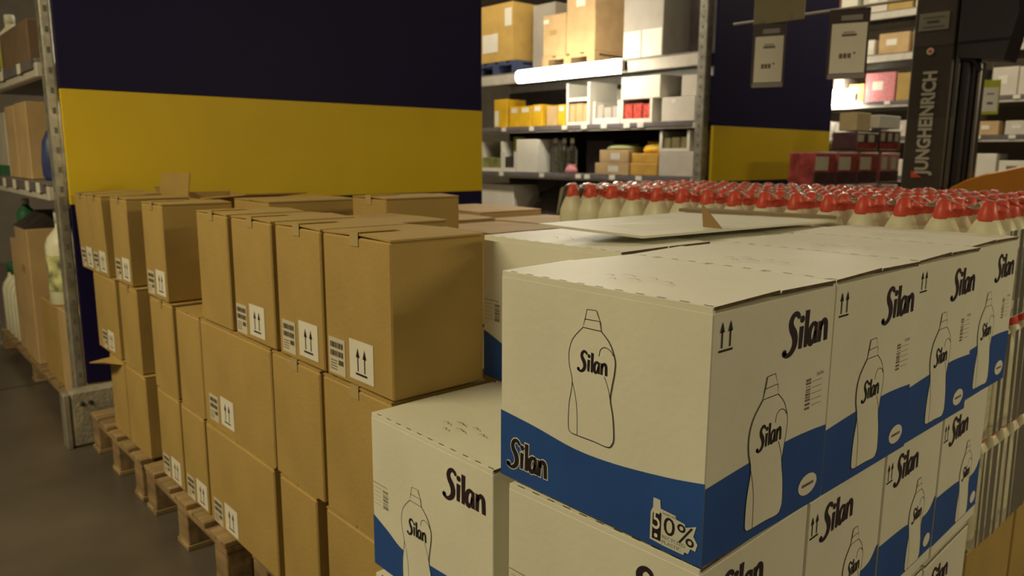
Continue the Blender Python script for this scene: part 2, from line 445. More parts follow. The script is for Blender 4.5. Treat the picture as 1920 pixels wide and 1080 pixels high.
for (y, wd, lb), nm in zip(L2, names2):
    lab = {'w': (.155, .03, .95), 'e': (.19, .02, .9), None: None}[lb]
    brown_carton(nm, XF+.002*random.random(), y, .586, D1+.02, wd, .385, lab, tape=lb is None and wd > .26, lift=.003)
L3 = [(1.500,.325,None),(1.885,.235,None),(2.165,.575,'w'),(2.765,.245,'s'),(3.035,.265,'s'),(3.470,.300,None),(3.790,.240,None)]
names3 = ['nearest brown carton of the bottom row, low in the corner', 'second brown carton of the bottom row, dark slit on both sides',
 'wide brown carton of the bottom row with labels at its lower left', 'bottom-row brown carton with labels, left of the wide one',
 'bottom-row brown carton with one label, at the joint of two pallets', 'bottom-row brown carton past the dark gap at the pallet joint', 'farthest brown carton of the bottom row, its torn flap sticking out']
for (y, wd, lb), nm in zip(L3, names3):
    lab = {'w': (.14, .012, .95), 's': (.125, .012, .93), None: None}[lb]
    r = brown_carton(nm, XF, y, .2005, D1+.03, wd, .383, lab, tape=False, lift=.003)
# torn flap sticking out of the far bottom carton
MB().add([(-.155,-.10,.368),(-.155,.13,.352),(-.235,.16,.335),(-.215,-.02,.372),(-.15,-.10,.374),(-.15,.13,.358),(-.235,.16,.340),(-.215,-.02,.378)],
  [(0,3,2,1),(4,5,6,7),(0,1,5,4),(1,2,6,5),(2,3,7,6),(3,0,4,7)]).build('torn_flap', KRAFT, r)
# second row behind
k = 0
for (y, wd) in ((1.56,.40),(2.0,.42),(2.46,.42),(2.92,.42),(3.38,.42),(3.84,.42)):
    for (z, h, ly) in ((.2005,.383,'bottom'),(.586,.385,'middle')):
        brown_carton('brown carton in the hidden second row, %s layer, %s from the near end' % (ly, ORD[k]), 1.29, y, z, .5, wd, h, tape=False, lift=.002)
    k += 1
brown_carton('brown carton standing proud at the back of the stack, tape on its corner', 1.475, 2.335, .973, .33, .235, .425)
brown_carton('brown carton in the second row of the top layer, behind the wide gap', 1.27, 2.86, .973, .40, .34, .395, tape=False, lift=.003)
brown_carton('flat-topped brown carton behind the third top carton', 1.27, 1.96, .973, .20, .34, .375, tape=False, lift=.002)
# open carton at the back with raised flaps
oc = thing('open_brown_carton', 'opened brown carton at the back with one flap standing up', 'carton', (1.46, 3.90, .973))
MB().box(-.19,.19,-.30,-.294,0,.37).build('side_panel', KRAFT, oc); MB().box(-.19,.19,.294,.30,0,.37).build('side_panel', KRAFT, oc)
MB().box(-.19,-.184,-.294,.294,0,.37).build('front_panel', KRAFT, oc); MB().box(.184,.19,-.294,.294,0,.37).build('back_panel', KRAFT, oc)
MB().box(-.184,.184,-.294,.294,0,.006).build('base_panel', KRAFT_IN, oc)
MB().add([(-.187,-.13,.37),(-.187,.29,.37),(-.175,.27,.480),(-.175,-.14,.488),(-.181,-.13,.37),(-.181,.29,.37),(-.169,.27,.480),(-.169,-.14,.488)],
  [(0,1,2,3),(7,6,5,4),(0,4,5,1),(1,5,6,2),(2,6,7,3),(3,7,4,0)]).build('standing_flap', KRAFT, oc)
MB().add([(-.19,.30,.37),(.19,.30,.37),(.19,.44,.33),(-.16,.46,.40),(-.19,.30,.376),(.19,.30,.376),(.19,.44,.336),(-.16,.46,.406)],
  [(0,3,2,1),(4,5,6,7),(0,1,5,4),(1,2,6,5),(2,3,7,6),(3,0,4,7)]).build('side_flap', KRAFT_IN, oc)
MB().add([(-.19,-.30,.37),(.19,-.30,.37),(.19,-.62,.40),(-.10,-.60,.398),(-.19,-.30,.376),(.19,-.30,.376),(.19,-.62,.406),(-.10,-.60,.404)],
  [(0,1,2,3),(7,6,5,4),(0,4,5,1),(1,5,6,2),(2,6,7,3),(3,7,4,0)]).build('side_flap', KRAFT, oc)
# pale brown cartons between the stack and the bottles
bk = [(2.10,2.50,.44,.46,1.22),(2.10,2.98,.44,.46,1.235),(2.10,3.47,.44,.46,1.22),(2.58,2.52,.46,.60,1.22),(2.58,3.16,.46,.60,1.25)]
for i, (x, y, dx, dy, top) in enumerate(bk):
    brown_carton(['pale brown carton behind, nearest to the white bottles','pale brown carton behind, in the middle of the row','pale brown carton behind, closest to the yellow panel','pale brown carton of the rear row by the bottles','highest pale brown carton of the rear row'][i], x, y, .2005, dx, dy, top-.2005, tape=False, m=KRAFT_PALE, group='pale cartons behind the brown stack', lift=.004)
pallet('wooden pallet under the pale brown cartons behind', 2.10, 2.46, 1.0, 1.5)

# ------------------------------------------------------------------ white and blue cartons
CW, CD, CH = .433, .350, .378
def wave(pts, base=0.0, W=CW):
    p = smooth_path(pts, 5); k = Ink()
    for i in range(len(p)-1): k.poly([(p[i][0], base), (p[i+1][0], base), p[i+1][:2], p[i][:2]])
    return k
def badge(fm, parent, x, y, s):
    bg = Ink().poly([(0,.02),(.0,.55),(.05,.66),(.05,.84),(.2,.84),(.22,.68),(.55,.66),(.56,.60),(.74,.58),(.76,.52),(.98,.62),(.93,.42),(1.02,.30),(.98,.16),(.88,.17),(.84,.06),(.76,.06),(.74,0),(.3,0)]).xf(s, s, x, y)
    b = sheet(bg, fm, .0017, 'recycled_badge', mat('badge_white', (.66,.66,.58), .5, .03), parent); b['label'] = 'badge reading 50% recycled plastic'
    k = Ink().poly([(.05,.06),(.05,.53),(.09,.62),(.24,.60),(.24,.06)]).xf(s, s, x, y)
    k.join(text_ink('0', 0).xf(.24*s, .34*s, x+.30*s, y+.24*s)); k.join(text_ink('%', 0).xf(.36*s, .36*s, x+.59*s, y+.20*s))
    sheet(k, fm, .0022, 'badge_print', INK, b)
    k = text_ink('5', .005).xf(.16*s, .36*s, x+.06*s, y+.26*s); k.disc(x+.14*s, y+.14*s, .04*s)
    sheet(k, fm, .0026, 'badge_five', PAPER, b)
    k = text_ink('RECYCLED').xf(.5*s, .07*s, x+.27*s, y+.14*s).join(text_ink('PLASTIC').xf(.42*s, .07*s, x+.27*s, y+.04*s)).join(text_ink('bottle with').xf(.3*s, .05*s, x+.27*s, y+.60*s))
    sheet(k, fm, .0022, 'badge_text', mat('badge_grey', (.33,.34,.28), .6, .05), b)
def put_bottle(fm, root, x, y, sx, sy, band):
    k = bottle_fill().xf(sx, sy, x, y); f = sheet(k, fm, .0012, 'bottle_picture', WCARD, root)
    sheet(bottle_lines(.00125/max(sx, .6)).xf(sx, sy, x, y), fm, .0016, 'outline_print', INK, f)
    sheet(word_silan().xf(.031*sx, .033*sy, x+.021*sx, y+.110*sy), fm, .0018, 'word_print', INK, f)
def face_front(root, d, w_):           # long face: centred bottle, word on the blue band, badge
    fm = face_map('X', d, w_)
    b = sheet(wave([(0,.123),(.087,.115),(.183,.103),(.269,.104),(.37,.115),(w_,.126)]), fm, .0008, 'blue_band', BLUE, root)
    put_bottle(fm, root, .1695, .128, 1.0, 1.0, b)
    lg = sheet(word_silan(.035).xf(.0505, .052, .0235, .024), fm, .0012, 'word_outline', PAPER, b)
    sheet(word_silan().xf(.0505, .052, .0235, .024), fm, .0017, 'word_print', INK, lg)
    badge(fm, b, .343, .008, .082)
def face_side(root, d, w_):            # short face with arrows, word, bottle, bar code, oval
    fm = face_map('Y', d, w_)
    b = sheet(wave([(0,.118),(.10,.126),(.217,.133),(.29,.133),(d,.130)]), fm, .0008, 'blue_band', BLUE, root)
    k = bottle_fill().xf(1.13, 1.12, .108, .016)
    put_bottle(fm, root, .108, .016, 1.13, 1.12, b)
    a = sheet(up_arrows(Ink(), .022, .312, .042, .020), fm, .001, 'arrow_print', INK, root)
    sheet(word_silan().xf(.069, .062, .196, .276), fm, .001, 'word_print', INKBROWN, root)
    k = barcode(Ink(), .272, .172, .014, .052, 5, True)
    for q in range(5): k.rect(.292, .176+q*.010, .324, .1768+q*.010)
    k.join(text_ink('SILAN').xf(.022, .006, .305, .224))
    sheet(k, fm, .001, 'barcode_print', INKGREY, root)
    o = sheet(Ink().disc(.299, .038, .031, .0185, 24), fm, .0014, 'oval_badge', PAPER, b)
    o2 = Ink().disc(.299, .038, .027, .0155, 24)
    sheet(Ink().rect(.280, .0355, .318, .0405), fm, .0019, 'oval_print', INKGREY, o)
def face_turned(root, d, w_):          # long face of the turned cartons: bar code left, bottle, word right
    fm = face_map('X', d, w_)
    b = sheet(wave([(0,.124),(.06,.104),(.125,.082),(.23,.090),(.33,.092),(w_,.075)], -.0), fm, .0008, 'blue_band', BLUE, root)
    put_bottle(fm, root, .121, .010, 1.15, 1.12, b)
    sheet(word_silan().xf(.067, .064, .281, .268), fm, .001, 'word_print', INKBROWN, root)
    k = barcode(Ink(), .044, .154, .020, .045, 6, True)
    for q in range(5): k.rect(.008, .156+q*.010, .036, .1568+q*.010)
    k.rect(.004, .206, .060, .2075)
    sheet(k, fm, .001, 'barcode_print', INKGREY, root)
def face_side2(root, d, w_):           # short face of the middle-layer cartons
    fm = face_map('Y', d, w_)
    b = sheet(wave([(0,.155),(.15,.15),(.2,.135),(.29,.135),(.33,.16),(d,.16)], .03), fm, .0008, 'blue_band', BLUE, root)
    put_bottle(fm, root, .165, .032, .95, 1.0, b)
    sheet(up_arrows(Ink(), .014, .290, .042, .018), fm, .001, 'arrow_print', INK, root)
    sheet(word_silan().xf(.068, .062, .055, .272), fm, .001, 'word_print', INKBROWN, root)
    o = sheet(Ink().disc(.299, .062, .022, .016, 24), fm, .0014, 'oval_badge', PAPER, b)
def white_carton(label, x, y, z, front, side, d=CD, w_=CW, h=CH, rz=0.0, lift=.004):
    """x, y = corner nearest the camera"""
    r = thing('printed_white_carton', label, 'carton', (x, y, z), rz, 'white and blue cartons')
    c = bpy.data.objects.new('tmp', None)
    # parts are modelled about the box centre, then shifted so that the near corner is the pivot
    before = set(COL.objects)
    carton_body(r, d, w_, h, WCARD, WCARD_IN, 'y', lift)
    if front: front(r, d, w_)
    if side: side(r, d, w_)
    fm = face_map('T', d, w_)
    k = Ink()
    for q in range(11):
        s = .02+q*w_/11; k.rect(s, .003, s+.016, .0056)
        if q % 3 == 1: k.rect(s, d-.0046, s+.012, d-.002)
    sheet(k, fm, h-.0008, 'perforation', mat('perforation_dark', (.10,.08,.05), .8, .1), r)['kind'] = 'stuff'
    k = text_ink('keep dry').xf(.05, .008, .20, .085).join(text_ink('open here').xf(.06, .008, .19, .105))
    k.p = [[(a, .23-b+.02) for (a, b) in p] for p in k.p]
    k = Ink()
    for (a, b, c_) in ((.17,.08,.02),(.22,.075,.03),(.28,.09,.02),(.19,.10,.03),(.24,.105,.02),(.20,.055,.015)):
        k.ribbon([(a, b), (a+c_*.4, b+.006), (a+c_, b-.002)], .0022)
    sheet(k, fm, h+.0042, 'top_print', INKGREY, r)
    bpy.data.objects.remove(c)
    for ch in r.children: ch.location = (d/2, w_/2, 0)
    return r
ZT = .975
white_carton('nearest white carton of the top row, its big bottle picture facing the aisle', .862, .562, ZT, face_front, face_side)
white_carton('second white carton in the top row to the right', 1.214, .562, ZT, None, face_side)
white_carton('third white carton in the top row to the right', 1.566, .566, ZT, None, face_side)
white_carton('fourth and last white carton in the top row, next to the white bottles', 1.918, .586, ZT, None, face_side)
white_carton('low white carton standing in front, against the brown cartons', .866, 1.022, .598, face_turned, None, d=.366, h=.373, lift=.002)
ang = math.radians(1.9)
for i in range(4):
    x = .868+i*.338
    white_carton(['middle-layer white carton under the nearest top carton','second white carton of the middle layer, along the right side','third white carton of the middle layer, along the right side','last white carton of the middle layer, beside the white bottles'][i],
      x, .566+i*.338*math.tan(ang)*.75, .598, face_turned if i == 0 else None, face_side2, d=.335, w_=.40, h=.371, rz=ang, lift=.002)
for i in range(4):
    x = .868+i*.338
    white_carton(['bottom-layer white carton below the nearest ones','second white carton of the bottom layer','third white carton of the bottom layer, its word just in view','last white carton of the bottom layer, by the bottles'][i],
      x, .576+i*.338*math.tan(ang)*.75, .2005, face_turned if i == 0 else None, face_side2, d=.335, w_=.40, h=.371, rz=ang, lift=.002)
white_carton('shaded white carton squeezed between the brown carton and the nearest white one', 1.243, 1.045, ZT, face_turned, None, d=.33, w_=.46, h=.374, lift=.001)
white_carton('white carton of the second row under the loose sheet, left one', 1.578, 1.03, ZT, None, None, d=.34, h=.368)
white_carton('white carton of the second row under the loose sheet, right one', 1.922, 1.05, ZT, None, None, d=.335, h=.368)
for i, (x, y) in enumerate(((1.243,1.03),(1.59,1.03),(1.935,1.03))):
    for j, (z, n) in enumerate(((.598,'middle'),(.2005,'bottom'))):
        white_carton('white carton hidden inside the stack, %s layer, %s from the aisle' % (n, ORD[i]), x, y, z, None, None, d=.33, w_=.43, h=.372, lift=.001)
white_carton('bottom-layer white carton under the low one in front', .866, 1.022, .2005, face_turned, None, d=.366, h=.373, lift=.002)
# loose sheets of white card lying on the second row
def card(name, label, pts, th, m, cat='card sheet'):
    a = [Vector(p) for p in pts]; n = len(a)
    mb = MB(); mb.add([tuple(p) for p in a]+[(p.x, p.y, p.z+th) for p in a], [tuple(range(n))[::-1], tuple(range(n, 2*n))]+[(i, (i+1) % n, n+(i+1) % n, n+i) for i in range(n)])
    return tag(mb.build(name, m), label, cat)
card('card_sheet', 'loose white card sheet overhanging the second row of white cartons', [(1.391,1.107,1.362),(2.255,1.068,1.357),(2.07,1.47,1.366),(1.242,1.30,1.386)], .006, WCARD)
card('card_flap', 'lifted white flap with a dark edge at the back of the stack', [(2.045,1.485,1.3735),(2.262,1.065,1.364),(2.285,1.09,1.364),(2.12,1.50,1.3745)], .010, WCARD_IN)
tr = MB().add([(1.660,1.128,1.371),(1.675,1.080,1.3695),(1.690,1.156,1.430),(1.664,1.130,1.371),(1.679,1.082,1.3695),(1.694,1.157,1.430)],
  [(0,1,2),(5,4,3),(0,3,4,1),(1,4,5,2),(2,5,3,0)]).build('card_corner', KRAFT_IN)
tag(tr, 'small torn triangle of card standing up on the loose sheet', 'card scrap')

# ------------------------------------------------------------------ white bottles with red caps
def bottle_proto():
    r = thing('bleach_bottle', 'x', 'bottle', (0, 0, -5), 0, 'white bottles with red caps')
    prof = [(.030,0),(.050,.004),(.053,.02),(.0528,.198),(.051,.214),(.042,.238),(.031,.262),(.026,.270),(.020,.274)]
    MB().lathe(prof, seg=16, ex=.80, ey=1.0, power=3.0).build('body', WHITEPL, r, True)
    MB().tube([(-.005,.036,.20),(-.005,.046,.18),(-.005,.047,.13),(-.005,.042,.10)], .009, 6).build('handle', WHITEPL, r, True)
    MB().lathe([(.0265,.267),(.0265,.272),(.0245,.286),(.0175,.316),(.012,.322)], seg=12).build('cap', REDPL, r, True)
    return r
bp0 = bottle_proto(); first = True
TH = .330; TOPZ = 1.435-.322
def put(x, y, z, label):
    global first
    rz = random.uniform(-.05, .05)
    if first: bp0.location = (x, y, z); bp0.rotation_euler = (0, 0, rz); bp0['label'] = label; first = False; return bp0
    return dup(bp0, (x, y, z), rz, label)
lab = 'white plastic bottle with red cap in the rear rows of the top tier'
for i in range(9):
    for j in range(15):
        x = 2.350+i*.100; y = 2.255-j*.112
        l = lab if i > 2 else 'white bottle with red cap, %s row from the front, %s from the left' % (ORD[i], ORD[j])
        if i == 0 and j == 0: l = 'left front corner white bottle with red cap and round red emblem'
        put(x+random.uniform(-.004, .004), y+random.uniform(-.002, .002), TOPZ+random.uniform(-.002, .002)*0, l)
for t in range(1, 3):
    for j in range(2):
        for i in range(9):
            put(2.350+i*.100, .687+j*.112, TOPZ-t*TH, 'white bottle with red cap, %s tier, %s row, %s from the white cartons' % (['', 'second', 'third'][t], ['first', 'second'][j], ORD[i]))
MB().lathe([(.001,-.001),(.0135,0),(.0135,.001),(.001,.0012)], seg=14).xf(Matrix.Translation((-.0432,.024,.075)) @ Matrix.Rotation(-math.pi/2, 4, 'Y')).build('round_emblem', REDPL, bp0)
# trays / card layers between the tiers
for t in range(3):
    z = TOPZ-t*TH
    o = MB().box(2.298, 3.205, .628, 2.315, z-.007, z-.001).build('layer_card', mat('layer_card', (.48,.44,.34), .7, .06))
    tag(o, ['card layer under the top tier of white bottles','card layer under the second tier of white bottles','card layer under the third tier of white bottles'][t], 'card sheet')
for i, x in enumerate((2.30, 2.76)):
    for j, y in enumerate((.630, 1.20)):
        brown_carton('brown carton under the bottle tiers, %s, %s' % (['next to the white cartons', 'farther right'][i], ['at the aisle end', 'behind the first'][j]), x, y, .1205, .44, .54, .325, tape=False, group='brown cartons under the bottles', lift=.001)
# stretch film tent over the top tier
def film():
    nx, ny = 42, 76; x0, x1, y0, y1 = 2.296, 3.21, .625, 2.318
    vs = []; fs = []
    r = random.Random(3)
    for i in range(nx+1):
        for j in range(ny+1):
            x = x0+(x1-x0)*i/nx; y = y0+(y1-y0)*j/ny
            # nearest cap centre
            ii = min(max(round((x-2.350)/.100), 0), 8); jj = min(max(round((2.255-y)/.112), 0), 14)
            dx, dy = (x-(2.350+ii*.100)), (y-(2.255-jj*.112)); dd = math.hypot(dx, dy)
            z = 1.4385-max(0, dd-.013)*.62+r.uniform(-.0008, .0008)
            edge = min(x-x0, x1-x, y-y0, y1-y)
            if edge < .02: z -= (.02-edge)*5
            vs.append((x, y, z))
    for i in range(nx):
        for j in range(ny): fs.append((i*(ny+1)+j, (i+1)*(ny+1)+j, (i+1)*(ny+1)+j+1, i*(ny+1)+j+1))
    # skirt
    k = len(vs); per = []
    for j in range(ny+1): per.append(j)
    mb = MB().add(vs, fs)
    base = [vs[j] for j in range(ny+1)]
    low = [(x-.002+r.uniform(-.003, .003), y, 1.16) for (x, y, z) in base]
    mb.add(base+low, [(j, j+1, ny+1+j+1, ny+1+j) for j in range(ny)])
    base = [vs[i*(ny+1)] for i in range(nx+1)]; low = [(x, y-.002, 1.16) for (x, y, z) in base]
    mb.add(base+low, [(j, j+1, nx+1+j+1, nx+1+j) for j in range(nx)])
    o = mb.build('stretch_film', FILM, None, True)
    tag(o, 'crinkled clear stretch film over the red-capped bottles', 'plastic film')
film()
def skirt(label, z0, z1):
    r = random.Random(int(z0*100)); n = 60; a = []; b = []
    for j in range(13):
        y = .618+.30*j/12; o = .004*math.sin(j*1.9)+r.uniform(-.003, .003)
        a.append((2.287+o, y, z0)); b.append((2.291+o*.7, y, z1))
    for j in range(n+1):
        x = 2.290+.93*j/n; o = .002*math.sin(j*1.7)+r.uniform(-.002, .002)
        a.insert(0, (x, .612+o, z0)); b.insert(0, (x, .616+o*.6, z1))
    m_ = len(a); mb = MB().add(a+b, [(i, i+1, m_+i+1, m_+i) for i in range(m_-1)])
    tag(mb.build('film_wrap', MILKY, None, True), label, 'plastic film')
skirt('hazy film wrapped round the top tier of bottles at its aisle end', 1.12, 1.36)
skirt('hazy film wrapped round the second tier of bottles', .79, 1.07)
skirt('hazy film wrapped round the third tier of bottles', .46, .745)

# ------------------------------------------------------------------ racks
def rack_post(parent, x, y, z1, wx=.09, wy=.08, holes=True, sgn=-1):
    o = MB().box(x-wx/2, x+wx/2, y-wy/2, y+wy/2, 0, z1, .006).build('post', GALV, parent)
    MB().box(x-wx/2-.03, x+wx/2+.03, y-wy/2-.03, y+wy/2+.03, 0, .012).build('foot_plate', GALV, parent)
    if holes:
        mb = MB(); z = .25
        while z < z1-.1:
            mb.box(x-wx/2-.0015, x-wx/2+.004, y-.010, y+.010, z, z+.03); mb.box(x-.008, x+.008, y-wy/2-.0015, y-wy/2+.004, z, z+.03); z += .10
        h = mb.build('slot_row', mat('slot_dark', (.16,.15,.12), .7, .1), o); h['kind'] = 'stuff'
    return o
def rack_level(parent, x, y0, y1, zb, zt, depth, tags=(), rail=True):
    """beam on the aisle side from zb to zt, deck at zt, price rail with tags"""
    b = MB().box(x, x+.05, y0, y1, zb, zt-.018, .006).build('beam', BEAM, parent)
    MB().box(x+depth-.05, x+depth, y0, y1, zb, zt-.018, .004).build('beam', BEAM, parent)
    MB().box(x+.002, x+depth, y0, y1, zt-.0175, zt).build('shelf_deck', DECK, parent)
    if rail:
        rr = MB().box(x-.012, x-.001, y0+.05, y1, zt-.05, zt-.004).build('price_rail', RAIL, parent)
        for t in tags:
            MB().box(x-.016, x-.0125, t, t+.09, zt-.055, zt-.002).build('price_tag', PAPER, rr)
# rack 1 (left): end panel faces the camera at y = 4.5
E1 = 4.50
def end_panel(label, x0, x1, y, z0, z1, ya, yb):
    r = thing('end_panel', label, 'panel', ((x0+x1)/2, y, z0))
    hx = (x1-x0)/2
    MB().box(-hx, hx, 0, .03, 0, ya-z0, .002).build('navy_lower_panel', NAVY, r)
    MB().box(-hx, hx, -.002, .03, ya-z0+.0005, yb-z0, .002).build('yellow_band', YELLOW, r)
    MB().box(-hx, hx, 0, .03, yb-z0+.0005, z1-z0, .002).build('navy_upper_panel', NAVY, r)
    return r
end_panel('large navy end panel with yellow band behind the brown cartons', .925, 3.70, E1, .315, 3.6, 1.285, 1.875)
rk = thing('pallet_rack', 'metal shelving rack on the left behind the large navy panel', 'rack', (0, 0, 0))
for y in (4.58, 7.4): rack_post(rk, .898, y, 3.6, .05, .09)
for y in (4.58, 7.4): rack_post(rk, 3.65, y, 3.6, holes=False)
rack_level(rk, .85, 4.62, 7.36, 1.935, 2.03, 1.1, (4.95, 5.5, 6.2))
rack_level(rk, .85, 4.62, 7.36, 1.300, 1.395, 1.1, (4.75, 5.05, 5.45, 5.8, 6.2))
MB().box(.86, .90, 4.62, 7.36, 2.9, 3.0).build('beam', BEAM, rk)
MB().tube([(.89, 4.62, 1.80), (1.25, 5.25, 1.86)], .012).build('brace', GALV, rk)
gb = thing('rack_guard', 'grey concrete guard block under the navy panel corner', 'guard', (.93, 4.44, 0))
MB().box(-.115, .52, -.03, .055, .0, .312, .015).build('block', CONC, gb); 
MB().box(-.145, -.117, -.035, .055, 0, .30, .004).build('edge_plate', GALV, gb)
MB().box(.15, .19, -.06, -.031, 0, .10, .006).build('foot', GALV, gb)
for (x, z) in ((-.06,.24),(-.02,.24),(.13,.25)): MB().lathe([(.012,0),(.012,.008),(.006,.012)], seg=8).xf(Matrix.Translation((x,-.03,z)) @ Matrix.Rotation(math.pi/2, 4, 'X')).build('bolt', DGREY, gb)

# generic goods
def goods_box(name, label, cat, x, y0, y1, z0, z1, depth, m, patch=None, group=None, side=None, seam=True):
    r = thing(name, label, cat, (x, (y0+y1)/2, z0), 0, group); hy = (y1-y0)/2; h = z1-z0
    MB().box(0, depth, -hy, hy, 0, h, .006).build('body', m, r)
    if seam: MB().box(.01, depth-.01, -.004, .004, h-.002, h+.0015).build('lid_seam', INKGREY, r)
    if patch:
        for (s0, t0, s1, t1, pm) in patch:
            MB().box(-.003, .002, hy-s1*2*hy, hy-s0*2*hy, t0*h, t1*h).build('label_patch', pm, r)
    return r
def open_tray(name, label, x, y0, y1, z0, z1, depth, m, fill=None, fh=.5, lip=.3, group=None):
    """shelf-ready display carton with a window cut in its front"""
    r = thing(name, label, 'display box', (x, (y0+y1)/2, z0), 0, group); hy = (y1-y0)/2; h = z1-z0; t = .035
    MB().box(0, .008, -hy, -hy+t, 0, h).build('front_post', m, r); MB().box(0, .008, hy-t, hy, 0, h).build('front_post', m, r)
    MB().box(0, .008, -hy+t, hy-t, 0, h*lip).build('front_lip', m, r)
    MB().box(.0085, depth, -hy, -hy+.008, 0, h).build('side_wall', m, r); MB().box(.0085, depth, hy-.008, hy, 0, h).build('side_wall', m, r)
    MB().box(depth-.008, depth, -hy+.0085, hy-.0085, 0, h).build('back_wall', m, r); MB().box(.0085, depth-.0085, -hy+.0085, hy-.0085, 0, .008).build('base', m, r)
    if fill:
        n = 3; wv = (2*hy-.03)/n
        for q in range(n):
            a = -hy+.015+q*wv
            MB().box(.02, depth*.6, a, a+wv*.94, .009, h*fh*random.uniform(.9, 1.05), .008).build('packet', fill, r)
    return r
def simple_bottle(name, label, x, y, z, h, r_, body, capm, group=None, band=None):
    r = thing(name, label, 'bottle', (x, y, z), 0, group)
    MB().lathe([(r_*.9,0),(r_,.02*h),(r_,.62*h),(r_*.85,.70*h),(r_*.4,.80*h),(r_*.36,.86*h)], seg=16, power=2.6).build('body', body, r, True)
    MB().lathe([(r_*.42,.855*h),(r_*.42,.98*h),(r_*.36,h)], seg=12).build('cap', capm, r, True)
    if band: MB().lathe([(r_*1.01,.15*h),(r_*1.012,.16*h),(r_*1.012,.52*h),(r_*1.01,.53*h)], seg=16, power=2.6).build('label_band', band, r, True)
    return r
def bag(name, label, x, y, z, rx, ry, h, m):
    r = thing(name, label, 'bag', (x, y, z))
    MB().lathe([(.8,0),(1.0,.1*h),(1.02,.4*h),(.85,.75*h),(.4,.97*h),(.1,h)], seg=14, ex=rx, ey=ry, power=2.6).build('body', m, r, True)
    MB().box(-rx*.1, rx*.1, -ry*.9, ry*.9, h*.93, h*1.1, .004).build('closed_seam', m, r); return r

# goods on rack 1, aisle side
X1 = .885
goods_box('shelf_carton', 'dark brown carton on the upper left shelf', 'carton', X1, 4.95, 5.80, 2.031, 2.27, .6, mat('dark_kraft', (.20,.13,.08), .8, .08), None, 'goods on the left rack')
simple_bottle('spray_bottle', 'white bottle with lime label at the left edge, upper shelf', X1+.10, 6.02, 2.031, .40, .075, WHITEPL, WHITEPL, None, LIME)
goods_box('wrapped_pack', 'white and green wrapped pack on the left shelf', 'pack', X1, 5.94, 6.62, 1.396, 1.81, .5, mat('pack_white', (.55,.52,.44), .4, .06), [(0,.02,1,.18,GREENP)], 'goods on the left rack')
goods_box('slim_carton', 'tan upright carton on the left shelf, next to the white pack', 'carton', X1, 5.60, 5.90, 1.396, 1.84, .4, KRAFT_PALE, None, 'goods on the left rack')
goods_box('slim_carton', 'tan upright carton on the left shelf, closer to the post', 'carton', X1, 5.22, 5.56, 1.396, 1.845, .4, KRAFT_PALE, None, 'goods on the left rack')
bag('pouch', 'dark blue refill pouch on the left shelf near the post', X1+.09, 5.06, 1.396, .06, .06, .29, PURPLE)
pallet('wooden pallet under the goods of the left rack', .90, 4.72, 1.0, 2.5, h=.15, n=11)
goods_box('tall_carton', 'tall tan carton on the pallet under the left shelf', 'carton', .915, 5.78, 6.20, .1505, 1.06, .4, KRAFT_PALE, [(.35,.66,.65,.72,mat('faint_red',(.45,.22,.12),.7,.1))], 'goods on the left rack')
goods_box('tall_carton', 'lower tan carton beside the tall one, under the left shelf', 'carton', .925, 6.22, 6.50, .1505, .95, .4, KRAFT_PALE, None, 'goods on the left rack')
bt = thing('display_topper', 'tilted dark display lid on the tall tan carton', 'display lid', (1.10, 6.0, 1.061)); 
MB().add([(-.19,-.2,0),(.19,-.2,0),(.19,.2,0),(-.19,.2,0),(-.05,-.2,.10),(.19,-.2,.10),(.19,.2,.10),(-.05,.2,.10)],[(0,3,2,1),(4,5,6,7),(0,1,5,4),(1,2,6,5),(2,3,7,6),(3,0,4,7)]).build('lid', DGREY, bt)
goods_box('low_carton', 'tan carton next to the rack post, the white bottle standing on it', 'carton', .915, 4.70, 5.05, .1505, .66, .4, KRAFT_PALE, None, 'goods on the left rack')
goods_box('low_carton', 'brown carton set between tan ones under the left shelf', 'carton', .93, 5.10, 5.62, .1505, .64, .4, KRAFT, None, 'goods on the left rack')
wb = simple_bottle('detergent_jug', 'big white jug with coloured label beside the rack post', 1.02, 5.24, .6425, .58, .10, WHITEPL, PAPER, None, mat('jug_label', (.62,.55,.25), .5, .6, 12))
simple_bottle('green_bottle', 'dark green bottle with white cap at the far left', 1.02, 6.36, .952, .28, .06, GREENP, PAPER)
for i, y in enumerate((6.62, 6.78, 6.94, 7.10)):
    simple_bottle('white_bottle', 'white bottle with green cap in the lower left row, %s from the near end' % ORD[i], 1.0, y, .1505, .55, .075, WHITEPL, GREENP, 'white bottles with green foot')
goods_box('back_board', 'brown backing board behind the goods of the left rack', 'board', 1.9, 4.7, 7.3, .1505, 1.28, .02, mat('back_brown', (.12,.07,.04), .8, .1), seam=False)

# rack 2 (across the middle aisle)
X2 = 6.93
rk2 = thing('pallet_rack', 'metal rack across the middle aisle with a bright tube on it', 'rack', (0, 0, 0))
rack_post(rk2, X2+.02, 4.80, 3.7, .11, .10); rack_post(rk2, X2+.02, 9.2, 3.7, .11, .10)
rack_level(rk2, X2, 4.86, 9.15, 2.49, 2.635, 1.2, rail=False)
rack_level(rk2, X2, 4.86, 9.15, 1.845, 1.925, 1.2, (7.9, 7.35, 6.75, 6.42, 6.1, 5.75, 5.55))
rack_level(rk2, X2, 4.86, 9.15, 1.250, 1.330, 1.2, (7.95, 7.15, 6.5, 6.35, 5.95, 5.55))
MB().box(X2+1.15, X2+1.18, 4.82, 9.15, .1, 2.5).build('back_panel', mat('rack_back', (.07,.055,.05), .8, .1), rk2)
end_panel('smaller navy end panel with yellow band beyond the bottles', 6.99, 9.58, 4.68, .35, 3.8, 1.285, 1.868)
X2 += .03
G2 = 'goods on the middle rack'
